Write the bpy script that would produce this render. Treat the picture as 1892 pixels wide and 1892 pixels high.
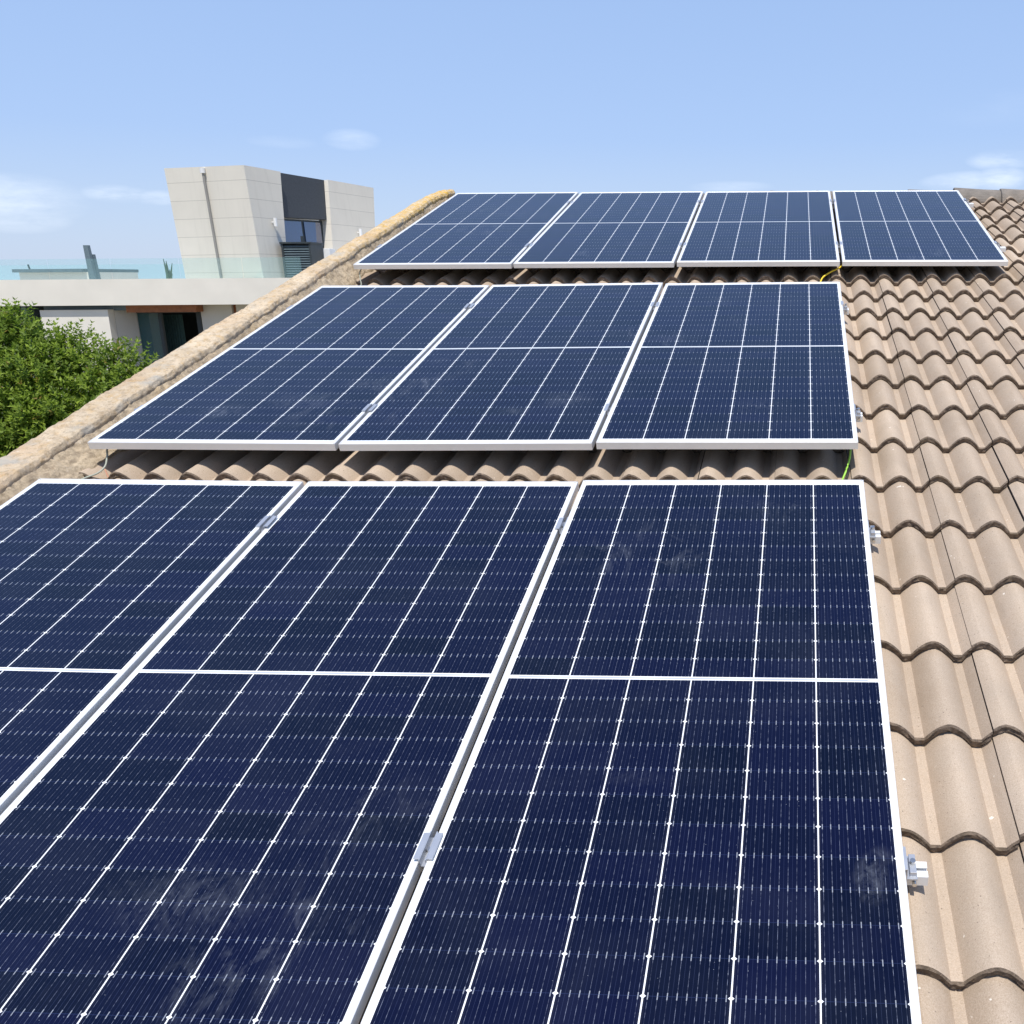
import bpy, bmesh, math, random
from mathutils import Vector, Matrix, noise
R = math.radians
random.seed(7)
for o in list(bpy.data.objects): bpy.data.objects.remove(o)
SC = bpy.context.scene
COL = SC.collection

# ---------------------------------------------------------------- camera
# roof axes: u = across the slope (world X), v = up the slope, n = out of the slope
SLOPE = R(16.741); CS, SN = math.cos(SLOPE), math.sin(SLOPE)
Z0 = 7.0                                   # height of the array's reference corner above the ground
def roof(u, v, n): return Vector((u, v*CS - n*SN, Z0 + v*SN + n*CS))
RB = Matrix(((1, 0, 0), (0, CS, -SN), (0, SN, CS)))          # roof axes -> world
F, CX, CY = 1758.0, 1382.0, 945.3                            # focal length and axis in photo pixels (1892 wide)
RC = Matrix(((0.9984669249, 0.0503930233, -0.0228985381),
             (0.0059110303, -0.5084016182, -0.8610997935),
             (-0.0550350758, 0.8596443089, -0.5079200751)))  # roof -> camera (x right, y down, z forward)
CAM = Vector((-0.227359, -3.051761, 1.680032))
cd = bpy.data.cameras.new('camera'); cam = bpy.data.objects.new('camera', cd); COL.objects.link(cam)
cd.sensor_width = 36; cd.sensor_fit = 'HORIZONTAL'; cd.lens = F/1892*36
cd.shift_x = (946-CX)/1892; cd.shift_y = (CY-946)/1892
cd.clip_start = 0.05; cd.clip_end = 3000
WC = RB @ RC.transposed()                                    # camera axes -> world
M3 = WC @ Matrix(((1, 0, 0), (0, -1, 0), (0, 0, -1)))
cam.matrix_world = Matrix.Translation(roof(*CAM)) @ M3.to_4x4()
SC.camera = cam
CW = roof(*CAM)
SC.render.resolution_x = SC.render.resolution_y = 1024

# ---------------------------------------------------------------- sky, sun, exposure
sd = (RB @ Vector((math.tan(R(4)), -math.tan(R(6.5)), 1))).normalized()      # towards the sun
ELEV = math.asin(sd.z); AZ = math.atan2(sd.x, sd.y)
w = bpy.data.worlds.new("World"); SC.world = w; w.use_nodes = True
nt = w.node_tree; nt.nodes.clear()
def N(t, k, **kw):
    n = t.nodes.new(k)
    for a, b in kw.items(): setattr(n, a, b)
    return n
sky = N(nt, 'ShaderNodeTexSky', sky_type='NISHITA', sun_disc=False, sun_elevation=ELEV, sun_rotation=AZ,
        altitude=50, air_density=1.0, dust_density=1.2, ozone_density=1.0)
bg = N(nt, 'ShaderNodeBackground'); bg.inputs['Strength'].default_value = 0.15
out = N(nt, 'ShaderNodeOutputWorld')
tc = N(nt, 'ShaderNodeTexCoord')
mp = N(nt, 'ShaderNodeMapping'); mp.inputs['Scale'].default_value = (3.0, 3.0, 11.0)
ns = N(nt, 'ShaderNodeTexNoise'); ns.inputs['Scale'].default_value = 4.2; ns.inputs['Detail'].default_value = 8; ns.inputs['Roughness'].default_value = 0.62
nt.links.new(tc.outputs['Generated'], mp.inputs[0]); nt.links.new(mp.outputs[0], ns.inputs['Vector'])
cr = N(nt, 'ShaderNodeMapRange'); cr.inputs['From Min'].default_value = 0.40; cr.inputs['From Max'].default_value = 0.68
nt.links.new(ns.outputs['Fac'], cr.inputs['Value'])
def dir_of(x, y):                       # direction in the world of a point of the sky
    return (WC @ Vector(((x-CX)/F, (y-CY)/F, 1))).normalized()
acc = None
def wm(op, a, b=None, clamp=False):
    n = N(nt, 'ShaderNodeMath', operation=op, use_clamp=clamp)
    for i, s in enumerate((a, b)):
        if s is None: continue
        if isinstance(s, (int, float)): n.inputs[i].default_value = s
        else: nt.links.new(s, n.inputs[i])
    return n.outputs[0]
for (x, y, rx, rz, st) in [(10, 368, .060, .022, .5), (215, 358, .028, .008, .6), (290, 365, .02, .007, .6), (650, 258, .026, .010, .26),
                           (1790, 335, .05, .010, .45), (1850, 330, .026, .012, .7), (1850, 295, .035, .010, .5), (1350, 345, .045, .006, .22), (520, 262, .03, .006, .12),
                           (30, 405, .04, .012, .4), (1860,200,.08,.02,.04)]:
    d = dir_of(x, y); right = Vector((d.y, -d.x, 0)).normalized(); up = right.cross(d)
    def dot(vec):
        n = N(nt, 'ShaderNodeVectorMath', operation='DOT_PRODUCT'); nt.links.new(tc.outputs['Generated'], n.inputs[0]); n.inputs[1].default_value = vec
        return n.outputs['Value']
    a = wm('POWER', wm('ABSOLUTE', wm('DIVIDE', dot(right), rx)), 2.0); b = wm('POWER', wm('ABSOLUTE', wm('DIVIDE', dot(up), rz)), 2.0)
    m = wm('SUBTRACT', 1.0, wm('ADD', a, b), True)
    m = wm('MULTIPLY', wm('MULTIPLY', m, st), wm('GREATER_THAN', dot(d), 0.0))
    acc = m if acc is None else wm('MAXIMUM', acc, m)
mask = wm('MULTIPLY', acc, wm('ADD', cr.outputs[0], 0.15), True)
mix = N(nt, 'ShaderNodeMixRGB'); mix.inputs['Color2'].default_value = (6.2, 6.7, 7.3, 1)
nt.links.new(wm('MULTIPLY', mask, 0.9), mix.inputs['Fac'])
sxyz = N(nt, 'ShaderNodeSeparateXYZ'); nt.links.new(tc.outputs['Generated'], sxyz.inputs[0])
ramp = N(nt, 'ShaderNodeValToRGB'); nt.links.new(sxyz.outputs['Z'], ramp.inputs[0]); el = ramp.color_ramp.elements
el[0].position = 0.0; el[0].color = (3.35/8, 3.98/8, 5.15/8, 1); el[1].position = 1.0; el[1].color = (.55/8, 1.15/8, 2.9/8, 1)
for p_, c_ in ((.05, (2.95, 3.75, 5.2)), (.13, (2.32, 3.30, 5.30)), (.30, (2.02, 3.02, 5.05)), (.6, (1.1, 2.0, 4.0))):
    e_ = el.new(p_); e_.color = (*[q/8 for q in c_], 1)
gain = N(nt, 'ShaderNodeVectorMath', operation='SCALE'); gain.inputs['Scale'].default_value = 8; nt.links.new(ramp.outputs[0], gain.inputs[0])
tone = N(nt, 'ShaderNodeMixRGB'); tone.inputs['Fac'].default_value = .85
nt.links.new(sky.outputs[0], tone.inputs['Color1']); nt.links.new(gain.outputs[0], tone.inputs['Color2'])
nt.links.new(tone.outputs[0], mix.inputs['Color1']); nt.links.new(mix.outputs[0], bg.inputs['Color']); nt.links.new(bg.outputs[0], out.inputs[0])
sl = bpy.data.lights.new('sun', 'SUN'); sl.energy = 4.2; sl.angle = R(0.53); sl.color = (1.0, 0.955, 0.88)
so = bpy.data.objects.new('sun', sl); COL.objects.link(so); so.rotation_euler = sd.to_track_quat('Z', 'Y').to_euler()
so.location = (0, 0, 30)
SC.view_settings.view_transform = 'Standard'; SC.view_settings.look = 'None'; SC.view_settings.gamma = 1
SC.view_settings.exposure = 0.25

# ---------------------------------------------------------------- material helpers
class NB:
    def __init__(s, name):
        s.m = bpy.data.materials.new(name); s.m.use_nodes = True; s.t = s.m.node_tree; s.t.nodes.clear()
        s.out = N(s.t, 'ShaderNodeOutputMaterial'); s.p = N(s.t, 'ShaderNodeBsdfPrincipled'); s.t.links.new(s.p.outputs[0], s.out.inputs[0])
        s.tc = N(s.t, 'ShaderNodeTexCoord')
    def l(s, a, b): s.t.links.new(a, b)
    def set(s, k, v):
        if isinstance(v, (int, float, tuple)): s.p.inputs[k].default_value = v if not (isinstance(v, tuple) and len(v) == 3) else (*v, 1)
        else: s.l(v, s.p.inputs[k])
    def math(s, op, a, b=None, c=None, clamp=False):
        n = N(s.t, 'ShaderNodeMath', operation=op, use_clamp=clamp)
        for i, q in enumerate((a, b, c)):
            if q is None: continue
            if isinstance(q, (int, float)): n.inputs[i].default_value = q
            else: s.l(q, n.inputs[i])
        return n.outputs[0]
    def mix(s, f, a, b, mode='MIX'):
        n = N(s.t, 'ShaderNodeMixRGB', blend_type=mode)
        for k, q in (('Fac', f), ('Color1', a), ('Color2', b)):
            if isinstance(q, (int, float)): n.inputs[k].default_value = q
            elif isinstance(q, tuple): n.inputs[k].default_value = (*q, 1)
            else: s.l(q, n.inputs[k])
        return n.outputs[0]
    def noise(s, scale, detail=4, rough=.55, vec=None, stretch=None, dist=0):
        n = N(s.t, 'ShaderNodeTexNoise'); n.inputs['Scale'].default_value = scale; n.inputs['Detail'].default_value = detail; n.inputs['Roughness'].default_value = rough
        n.inputs['Distortion'].default_value = dist
        v = vec or s.tc.outputs['Object']
        if stretch:
            m = N(s.t, 'ShaderNodeMapping'); m.inputs['Scale'].default_value = stretch; s.l(v, m.inputs[0]); v = m.outputs[0]
        s.l(v, n.inputs['Vector']); return n.outputs['Fac']
    def rng(s, v, a, b, c=0., d=1.):
        n = N(s.t, 'ShaderNodeMapRange'); s.l(v, n.inputs['Value'])
        for k, q in (('From Min', a), ('From Max', b), ('To Min', c), ('To Max', d)): n.inputs[k].default_value = q
        return n.outputs[0]
    def bump(s, h, strength, dist):
        n = N(s.t, 'ShaderNodeBump'); n.inputs['Strength'].default_value = strength; n.inputs['Distance'].default_value = dist
        s.l(h, n.inputs['Height']); s.l(n.outputs[0], s.p.inputs['Normal'])

def plain(name, col, rough=.6, metal=0, var=.06, scale=6, spec=.4, bump=None):
    b = NB(name); f = b.noise(scale, 5)
    b.set('Base Color', b.mix(b.rng(f, .3, .7), tuple(c*(1-var) for c in col), tuple(min(1, c*(1+var)) for c in col)))
    b.set('Roughness', rough); b.set('Metallic', metal); b.set('Specular IOR Level', spec)
    if bump: b.bump(b.noise(bump[0], 4), bump[1], bump[2])
    return b.m

# concrete roof tile
b = NB('concrete_tile')
at = N(b.t, 'ShaderNodeVertexColor'); at.layer_name = 'tint'
sepc = N(b.t, 'ShaderNodeSeparateColor'); b.l(at.outputs[0], sepc.inputs[0])
base = b.mix(sepc.outputs[0], (.40, .302, .216), (.60, .472, .352))
f1 = b.noise(9, 5, .6)
base = b.mix(b.rng(f1, .35, .75, 0, .5), base, (.45, .365, .285))
grain = b.noise(330, 2, .7)
base = b.mix(b.rng(grain, .30, .72, .0, 1.), b.mix(.24, base, (.10, .075, .05)), b.mix(.16, base, (.85, .78, .68)))
spk = b.noise(150, 2, .5)
base = b.mix(b.rng(spk, .70, .76), base, (.12, .09, .07))
wsp = b.noise(46, 2, .5)
base = b.mix(b.rng(wsp, .745, .77), base, (.75, .68, .58))
st = b.noise(2.2, 6, .62)
base = b.mix(b.rng(st, .48, .74, 0, .28), base, (.22, .17, .12))
base = b.mix(b.math('MULTIPLY', b.rng(b.noise(5, 7, .7, stretch=(2.5, .45, 1)), .53, .72), .34), base, (.27, .205, .145))
base = b.mix(b.math('MULTIPLY', b.rng(b.noise(19, 8, .8), .64, .70), .5), base, (.60, .52, .42))
b.set('Base Color', base); b.set('Roughness', .88); b.set('Specular IOR Level', .25)
b.bump(grain, .5, .0012)
TILE = b.m
# rough cut butt end of the tiles
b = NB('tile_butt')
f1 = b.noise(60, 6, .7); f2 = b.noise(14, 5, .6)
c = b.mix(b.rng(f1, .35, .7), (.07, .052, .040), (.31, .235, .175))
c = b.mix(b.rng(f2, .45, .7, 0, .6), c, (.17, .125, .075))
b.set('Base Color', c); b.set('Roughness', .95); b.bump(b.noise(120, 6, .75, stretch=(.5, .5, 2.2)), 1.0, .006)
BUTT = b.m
# weathered render of the verge
b = NB('verge_cap_render')
f1 = b.noise(5, 8, .68); f2 = b.noise(22, 8, .7); f3 = b.noise(2.0, 5, .6); f4 = b.noise(90, 4, .7)
c = b.mix(b.rng(f1, .3, .7), (.52, .41, .28), (.76, .63, .46))
c = b.mix(b.rng(f2, .48, .66, 0, .6), c, (.56, .35, .13))
c = b.mix(b.rng(f3, .52, .68, 0, .38), c, (.58, .36, .19))
c = b.mix(b.rng(b.noise(30, 10, .85), .50, .57, 0, .55), c, (.30, .22, .14))
c = b.mix(b.rng(b.noise(28, 6, .75), .60, .66, 0, .7), c, (.74, .64, .52))
gm = N(b.t, 'ShaderNodeSeparateXYZ'); b.l(b.tc.outputs['Object'], gm.inputs[0])
lich = b.math('MULTIPLY', b.rng(gm.outputs['Y'], 2.6, 4.6), b.rng(f2, .38, .6))
c = b.mix(b.math('MULTIPLY', lich, .85), c, (.66, .40, .05))
grey = b.math('MULTIPLY', b.rng(b.noise(3.3, 6, .6), .56, .66), .7)
c = b.mix(grey, c, (.44, .43, .39))
c = b.mix(b.rng(f4, .62, .75, 0, .6), c, (.2, .14, .08))
b.set('Base Color', c); b.set('Roughness', .95); b.bump(b.noise(50, 10, .8), .9, .014)
VCAP = b.m
b = NB('verge_mortar')
f1 = b.noise(7, 8, .7); f2 = b.noise(34, 8, .75)
c = b.mix(b.rng(f1, .3, .7), (.45, .355, .245), (.64, .52, .36))
c = b.mix(b.rng(f2, .36, .55, .75, 0), c, (.20, .15, .10))
c = b.mix(b.rng(b.noise(3, 5), .55, .7, 0, .5), c, (.47, .33, .15))
c = b.mix(b.rng(b.noise(28, 10, .85), .50, .58, 0, .6), c, (.24, .18, .12))
c = b.mix(b.rng(b.noise(16, 7, .7), .58, .68, 0, .55), c, (.56, .51, .43))
b.set('Base Color', c); b.set('Roughness', .97); b.bump(b.noise(50, 8, .75), .9, .014)
VMOR = b.m
# ridge tile
b = NB('ridge_tile')
f1 = b.noise(8, 6, .65); f2 = b.noise(3, 5)
c = b.mix(b.rng(f1, .3, .7), (.13, .115, .10), (.25, .22, .19))
c = b.mix(b.rng(f2, .5, .7, 0, .6), c, (.30, .245, .19))
c = b.mix(b.rng(b.noise(80, 3, .7), .62, .72, 0, .7), c, (.07, .06, .05))
b.set('Base Color', c); b.set('Roughness', .92); b.bump(b.noise(60, 6, .7), .6, .006)
RIDGE = b.m

# aluminium of the frames / rails / clamps
def alu(name, col, rough, metal):
    b = NB(name); f = b.noise(40, 4, .5, stretch=(1, .08, 1))
    b.set('Base Color', b.mix(f, tuple(c*.95 for c in col), tuple(min(1, c*1.03) for c in col)))
    b.set('Roughness', b.rng(b.noise(25, 4), .3, .7, rough-.05, rough+.08)); b.set('Metallic', metal)
    return b.m
FRAME = alu('anodised_frame', (.80, .79, .77), .45, .35)
RAIL = alu('mill_aluminium_rail', (.84, .84, .83), .45, .15)
CLAMP = alu('clamp_aluminium', (.50, .52, .56), .34, .55)
BOLT = alu('stainless_bolt', (.62, .60, .56), .25, .9)

# solar cells under glass
b = NB('solar_cells')
sx = N(b.t, 'ShaderNodeSeparateXYZ'); b.l(b.tc.outputs['Object'], sx.inputs[0])
X, Y = sx.outputs['X'], sx.outputs['Y']; AY = b.math('ABSOLUTE', Y)
PX, PY, MG, HG = .1663, .0812, .4968, .0012
cxn = b.math('ADD', b.math('DIVIDE', X, PX), 3.0); fx = b.math('FRACT', cxn)
dcol = b.math('MULTIPLY', b.math('SUBTRACT', .5, b.math('ABSOLUTE', b.math('SUBTRACT', fx, .5))), PX)      # distance to the column line
ryn = b.math('DIVIDE', b.math('SUBTRACT', AY, HG), PY); fy = b.math('FRACT', ryn)
drow = b.math('MULTIPLY', b.math('SUBTRACT', .5, b.math('ABSOLUTE', b.math('SUBTRACT', fy, .5))), PY)
OR = lambda *a: a[0] if len(a) == 1 else b.math('MAXIMUM', a[0], OR(*a[1:]))
LT = lambda a, t: b.math('LESS_THAN', a, t); GT = lambda a, t: b.math('GREATER_THAN', a, t)
white = OR(LT(dcol, .0016), GT(b.math('ABSOLUTE', X), MG), LT(AY, .0068), GT(AY, HG+13*PY-.0005), LT(b.math('ADD', dcol, b.math('MULTIPLY', drow, 1.3)), .0062))
bb = b.math('MULTIPLY', b.math('ABSOLUTE', b.math('SUBTRACT', b.math('FRACT', b.math('MULTIPLY', fx, 9.0)), .5)), PX/9)
# per-cell random
cmb = N(b.t, 'ShaderNodeCombineXYZ'); b.l(b.math('FLOOR', cxn), cmb.inputs[0])
b.l(b.math('ADD', b.math('FLOOR', ryn), b.math('MULTIPLY', b.math('SIGN', Y), 40.0)), cmb.inputs[1])
oi = N(b.t, 'ShaderNodeObjectInfo'); b.l(b.math('MULTIPLY', oi.outputs['Random'], 97.0), cmb.inputs[2])
wn = N(b.t, 'ShaderNodeTexWhiteNoise', noise_dimensions='3D'); b.l(cmb.outputs[0], wn.inputs['Vector'])
cell = b.mix(wn.outputs['Value'], (.0012, .0022, .0100), (.0026, .0032, .0200))
# very fine bead pattern along each busbar
cmb2 = N(b.t, 'ShaderNodeCombineXYZ'); b.l(b.math('FLOOR', b.math('MULTIPLY', cxn, 9.0)), cmb2.inputs[0]); b.l(b.math('MULTIPLY', Y, 75.0), cmb2.inputs[1]); b.l(oi.outputs['Random'], cmb2.inputs[2])
bead = b.noise(1.0, 2, .6, vec=cmb2.outputs[0])
line = b.math('MULTIPLY', LT(bb, .00042), b.rng(bead, .42, .68, .12, 1.0))
cell = b.mix(line, cell, (.17, .19, .26))
faint = LT(b.math('ABSOLUTE', b.math('SUBTRACT', bb, PX/18)), .0003)
cell = b.mix(b.math('MULTIPLY', faint, .25), cell, (.08, .10, .20))
pad = b.math('MULTIPLY', LT(bb, .0010), LT(drow, .0070))
cell = b.mix(b.math('MULTIPLY', pad, .95), cell, (.27, .29, .33))
edge = LT(drow, .0007); cell = b.mix(b.math('MULTIPLY', edge, .35), cell, (.03, .045, .12))
grey_edge = LT(dcol, .006); cell = b.mix(b.math('MULTIPLY', grey_edge, .35), cell, (.018, .018, .026))  # cell tone turns greyer along the column lines
back = b.mix(b.math('MULTIPLY', LT(AY, .0022), LT(b.math('ABSOLUTE', X), .47)), (.78, .80, .82), (.34, .37, .41))
col = b.mix(white, cell, back)
# dust, drips and wipe marks
geo = N(b.t, 'ShaderNodeNewGeometry')
wpos = geo.outputs['Position']
dust = b.noise(3.0, 7, .62, vec=wpos, dist=.6)
dn = b.rng(dust, .45, .85, .001, .016)
sm = b.noise(1.15, 3, .5, vec=wpos); sm2 = b.noise(7, 6, .7, vec=wpos, stretch=(1.6, .7, 1), dist=1.2)
smear = b.math('MULTIPLY', b.rng(sm, .58, .70), b.rng(sm2, .50, .76, 0, .12))
# hand wipe marks and dried puddles left on the glass
wipes = None; streak = b.noise(26, 7, .72, vec=wpos, stretch=(1, .55, 1), dist=1.6)
for (u_, v_, ru, rv, st_) in ((-1.50, -1.80, .24, .11, .9), (-1.25, -1.83, .045, .05, 1.3), (-1.24, -1.97, .035, .07, 1.2), (-.075, -1.72, .045, .07, 1.9), (-.05, -1.66, .03, .03, 1.2), (-.62, -1.45, .10, .03, .5),
                              (-2.72, .60, .14, .10, 1.5), (-2.42, .72, .22, .12, 1.2), (-2.22, .92, .16, .08, 1.0), (-1.25, .72, .16, .12, 1.3), (-1.45, .60, .10, .06, 1.0), (-.40, .62, .18, .12, .6), (-.9, 1.5, .2, .1, .5)):
    P_ = roof(u_, v_, 0); dd_ = N(b.t, 'ShaderNodeVectorMath', operation='SUBTRACT'); b.l(wpos, dd_.inputs[0]); dd_.inputs[1].default_value = P_
    sc_ = N(b.t, 'ShaderNodeVectorMath', operation='MULTIPLY'); b.l(dd_.outputs[0], sc_.inputs[0]); sc_.inputs[1].default_value = (1/ru, 1/rv, 0)
    ln_ = N(b.t, 'ShaderNodeVectorMath', operation='LENGTH'); b.l(sc_.outputs[0], ln_.inputs[0])
    w_ = b.math('MULTIPLY', b.math('SUBTRACT', 1.0, ln_.outputs['Value'], None, True), st_)
    wipes = w_ if wipes is None else b.math('MAXIMUM', wipes, w_)
smear = b.math('MAXIMUM', smear, b.math('MULTIPLY', b.math('MULTIPLY', wipes, b.rng(streak, .40, .72)), .095))
pts = N(b.t, 'ShaderNodeTexVoronoi'); pts.inputs['Scale'].default_value = 75; b.l(wpos, pts.inputs['Vector'])
sepp = N(b.t, 'ShaderNodeSeparateColor'); b.l(pts.outputs['Color'], sepp.inputs[0])
speck = b.math('MULTIPLY', b.math('MULTIPLY', LT(pts.outputs['Distance'], .055), GT(sepp.outputs[0], .80)), .38)
col = b.mix(OR(dn, smear, speck), col, (.55, .60, .68))
b.set('Base Color', col)
b.set('Roughness', b.math('ADD', .10, b.math('MULTIPLY', dust, .12))); b.set('IOR', 1.5); b.set('Specular IOR Level', .40); b.set('Specular Tint', (.62, .80, 1.0))
CELLS = b.m

WHITEW = None
def board(name, col, pitch, zoff=0.0):
    b = NB(name); s = N(b.t, 'ShaderNodeSeparateXYZ'); g = N(b.t, 'ShaderNodeNewGeometry'); b.l(g.outputs['Position'], s.inputs[0])
    fz = b.math('FRACT', b.math('DIVIDE', b.math('ADD', s.outputs['Z'], zoff), pitch))
    seam = b.math('LESS_THAN', fz, .011/pitch)
    f = b.noise(1.4, 6, .6)
    c = b.mix(b.rng(f, .3, .7), tuple(q*.93 for q in col), col)
    dr = b.noise(9, 4, .6, stretch=(1, 1, .08)); c = b.mix(b.rng(dr, .52, .8, 0, .14), c, (.30, .27, .22))
    wnn = N(b.t, 'ShaderNodeTexWhiteNoise', noise_dimensions='1D'); b.l(b.math('FLOOR', b.math('DIVIDE', b.math('ADD', s.outputs['Z'], zoff), pitch)), wnn.inputs['W'])
    c = b.mix(b.math('MULTIPLY', wnn.outputs['Value'], .10), c, tuple(q*.7 for q in col))
    b.set('Base Color', b.mix(b.math('MULTIPLY', seam, .42), c, (.22, .20, .17))); b.set('Roughness', .85)
    return b.m
PANELW = board('cladding_boards', (.73, .685, .595), .365, .12)
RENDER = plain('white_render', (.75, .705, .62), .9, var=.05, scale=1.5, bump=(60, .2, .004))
GREYW = plain('grey_cladding', (.055, .062, .072), .7, var=.15, scale=30, spec=.3)
DARKM = plain('dark_metal', (.045, .055, .06), .5, .3, var=.15)
SLATE = plain('blue_grey_metal', (.12, .16, .18), .5, .3, var=.1)
WOODB = plain('brown_wood', (.30, .115, .05), .6, var=.2, scale=12)
WHITEP = plain('white_paint', (.75, .75, .74), .5, var=.03)
LGREY = plain('light_grey_render', (.62, .59, .53), .9, var=.04, scale=2)
INTER = plain('interior_dark', (.012, .018, .02), .8, var=.3)
CURT = plain('green_curtain', (.05, .10, .10), .9, var=.2, scale=20)
GROUND = plain('dry_ground', (.23, .20, .13), .95, var=.35, scale=.4)
HOUSEW = plain('cream_house_wall', (.60, .50, .38), .9, var=.06, scale=2, bump=(50, .3, .005))
SOIL = plain('underlay', (.05, .04, .035), .95)
YG = plain('green_cable', (.32, .62, .07), .45, var=.08, scale=80)
YEL = plain('yellow_cable', (.80, .60, .05), .45, var=.08, scale=80)
GRC = plain('grey_cable', (.34, .36, .30), .5, var=.1, scale=60)
BACKS = plain('shaded_backsheet', (.05, .05, .055), .7)  # backsheet colour darkened to deepen the shade beneath the panels
BLK = plain('black_plastic', (.02, .02, .02), .5)
TREEB = plain('bark', (.10, .075, .05), .9, var=.3, scale=20, bump=(30, .8, .02))
def glass(name, tint, alpha, rough=.03):
    b = NB(name); b.set('Base Color', tint); b.set('Roughness', rough); b.set('Transmission Weight', 0.0); b.set('Specular IOR Level', .8)
    tr = N(b.t, 'ShaderNodeBsdfTransparent'); tr.inputs[0].default_value = (*[min(1, (.86+.14*c) if alpha < .3 else .55+.5*c) for c in tint], 1)
    mx = N(b.t, 'ShaderNodeMixShader'); mx.inputs[0].default_value = alpha
    b.l(tr.outputs[0], mx.inputs[1]); b.l(b.p.outputs[0], mx.inputs[2]); b.l(mx.outputs[0], b.out.inputs[0]); return b.m
BGLASS = glass('balustrade_glass', (.50, .80, .80), .07)
DGLASS = glass('door_glass', (.05, .14, .16), .62)
b = NB('window_glass'); b.set('Base Color', (.015, .045, .13)); b.set('Roughness', .03); b.set('Specular IOR Level', 1.0); b.set('IOR', 1.8); WGLASS = b.m  # the blue of the reflected sky is put into the base colour

# ---------------------------------------------------------------- mesh helpers
def link(name, bm, mats, parent=None, smooth=False, loc=None):
    me = bpy.data.meshes.new(name)
    bmesh.ops.recalc_face_normals(bm, faces=bm.faces)
    bm.to_mesh(me); bm.free()
    for m in (mats if isinstance(mats, (list, tuple)) else [mats]): me.materials.append(m)
    if smooth:
        for p in me.polygons: p.use_smooth = True
    o = bpy.data.objects.new(name, me); COL.objects.link(o)
    if parent: o.parent = parent
    if loc is not None: o.location = loc
    return o
def empty(name, loc=(0, 0, 0), rot=None):
    o = bpy.data.objects.new(name, None); COL.objects.link(o); o.location = loc; o.empty_display_size = .1
    if rot: o.rotation_euler = rot
    return o
def tag(o, label, cat, group=None):
    o['label'] = label; o['category'] = cat
    if group: o['group'] = group
    return o
def box(bm, x0, x1, y0, y1, z0, z1, bev=0, M=None, mi=0):
    r = bmesh.ops.create_cube(bm, size=1)
    vs = r['verts']
    T = Matrix.Translation(((x0+x1)/2, (y0+y1)/2, (z0+z1)/2)) @ Matrix.Diagonal((abs(x1-x0), abs(y1-y0), abs(z1-z0), 1))
    if M is not None: T = M @ T
    bmesh.ops.transform(bm, matrix=T, verts=vs)
    fs = {f for v in vs for f in v.link_faces}
    for f in fs: f.material_index = mi
    if bev: bmesh.ops.bevel(bm, geom=list({e for v in vs for e in v.link_edges}), offset=bev, segments=2, affect='EDGES', profile=.7)
    return vs
def cyl(bm, p0, p1, r, seg=12, r1=None, mi=0):
    p0, p1 = Vector(p0), Vector(p1); d = p1-p0
    r_ = bmesh.ops.create_cone(bm, cap_ends=True, segments=seg, radius1=r, radius2=r if r1 is None else r1, depth=d.length)
    bmesh.ops.transform(bm, matrix=Matrix.Translation((p0+p1)/2) @ d.to_track_quat('Z', 'Y').to_matrix().to_4x4(), verts=r_['verts'])
    for f in {f for v in r_['verts'] for f in v.link_faces}: f.material_index = mi
def tube(bm, pts, r, seg=8):
    pts = [Vector(p) for p in pts]; rings = []
    # catmull-rom
    P = [pts[0]] + pts + [pts[-1]]; q = []
    for i in range(1, len(P)-2):
        for k in range(6):
            t = k/6; a, b_, c, d = P[i-1], P[i], P[i+1], P[i+2]
            q.append(.5*((2*b_)+(-a+c)*t+(2*a-5*b_+4*c-d)*t*t+(-a+3*b_-3*c+d)*t**3))
    q.append(pts[-1])
    up = Vector((.3, .5, .8)).normalized()
    for i, p in enumerate(q):
        t = (q[min(i+1, len(q)-1)]-q[max(i-1, 0)]).normalized(); s = t.cross(up).normalized(); n = s.cross(t)
        rings.append([bm.verts.new(p + (s*math.cos(2*math.pi*j/seg)+n*math.sin(2*math.pi*j/seg))*r) for j in range(seg)])
    for a, b_ in zip(rings, rings[1:]):
        for j in range(seg): bm.faces.new((a[j], a[(j+1) % seg], b_[(j+1) % seg], b_[j]))
    bm.faces.new(rings[0]); bm.faces.new(rings[-1])

RM = Matrix.Translation((0, 0, Z0)) @ RB.to_4x4()             # roof frame -> world
# ---------------------------------------------------------------- ground
bm = bmesh.new()
for s in [0]:
    vs = [bm.verts.new((x*900, y*900, 0)) for x, y in ((-1, -1), (1, -1), (1, 1), (-1, 1))]; bm.faces.new(vs)
g = link('ground', bm, GROUND); g['kind'] = 'structure'

# ---------------------------------------------------------------- the house we stand on
house = empty('house', (0, 0, 0))
tag(house, 'house under the solar panels with beige S-shaped roof tiles and a rough yellowish verge', 'house')
hroof = house
BUTTS = [-1.526-.345*k for k in range(6, 0, -1)] + [-1.526, -1.178, -.829, -.482, -.131, .207, .549, .889, 1.236, 1.577, 1.921, 2.256, 2.586, 2.911, 3.234, 3.572, 3.898, 4.205, 4.511, 4.799, 5.10, 5.40]
UL, UR = -3.19, 7.6
def hplane(v): return -.155 - .008*v
AMP, PER, TH = .050, .15, .0255
def prof(u, v):                       # height of the tile wave above its pan
    t = ((u - (.083 - .005*min(v, 3.2)) + .5*PER) % PER) - .5*PER     # distance to the nearest pan centre
    t = (abs(t) - .0125)/(PER/2 - .0125)
    if t <= 0: return 0.0
    s = 1-(1-min(t, 1))**1.75
    return AMP*s
bm = bmesh.new(); lay = bm.loops.layers.color.new('tint')
NS = 30
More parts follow.
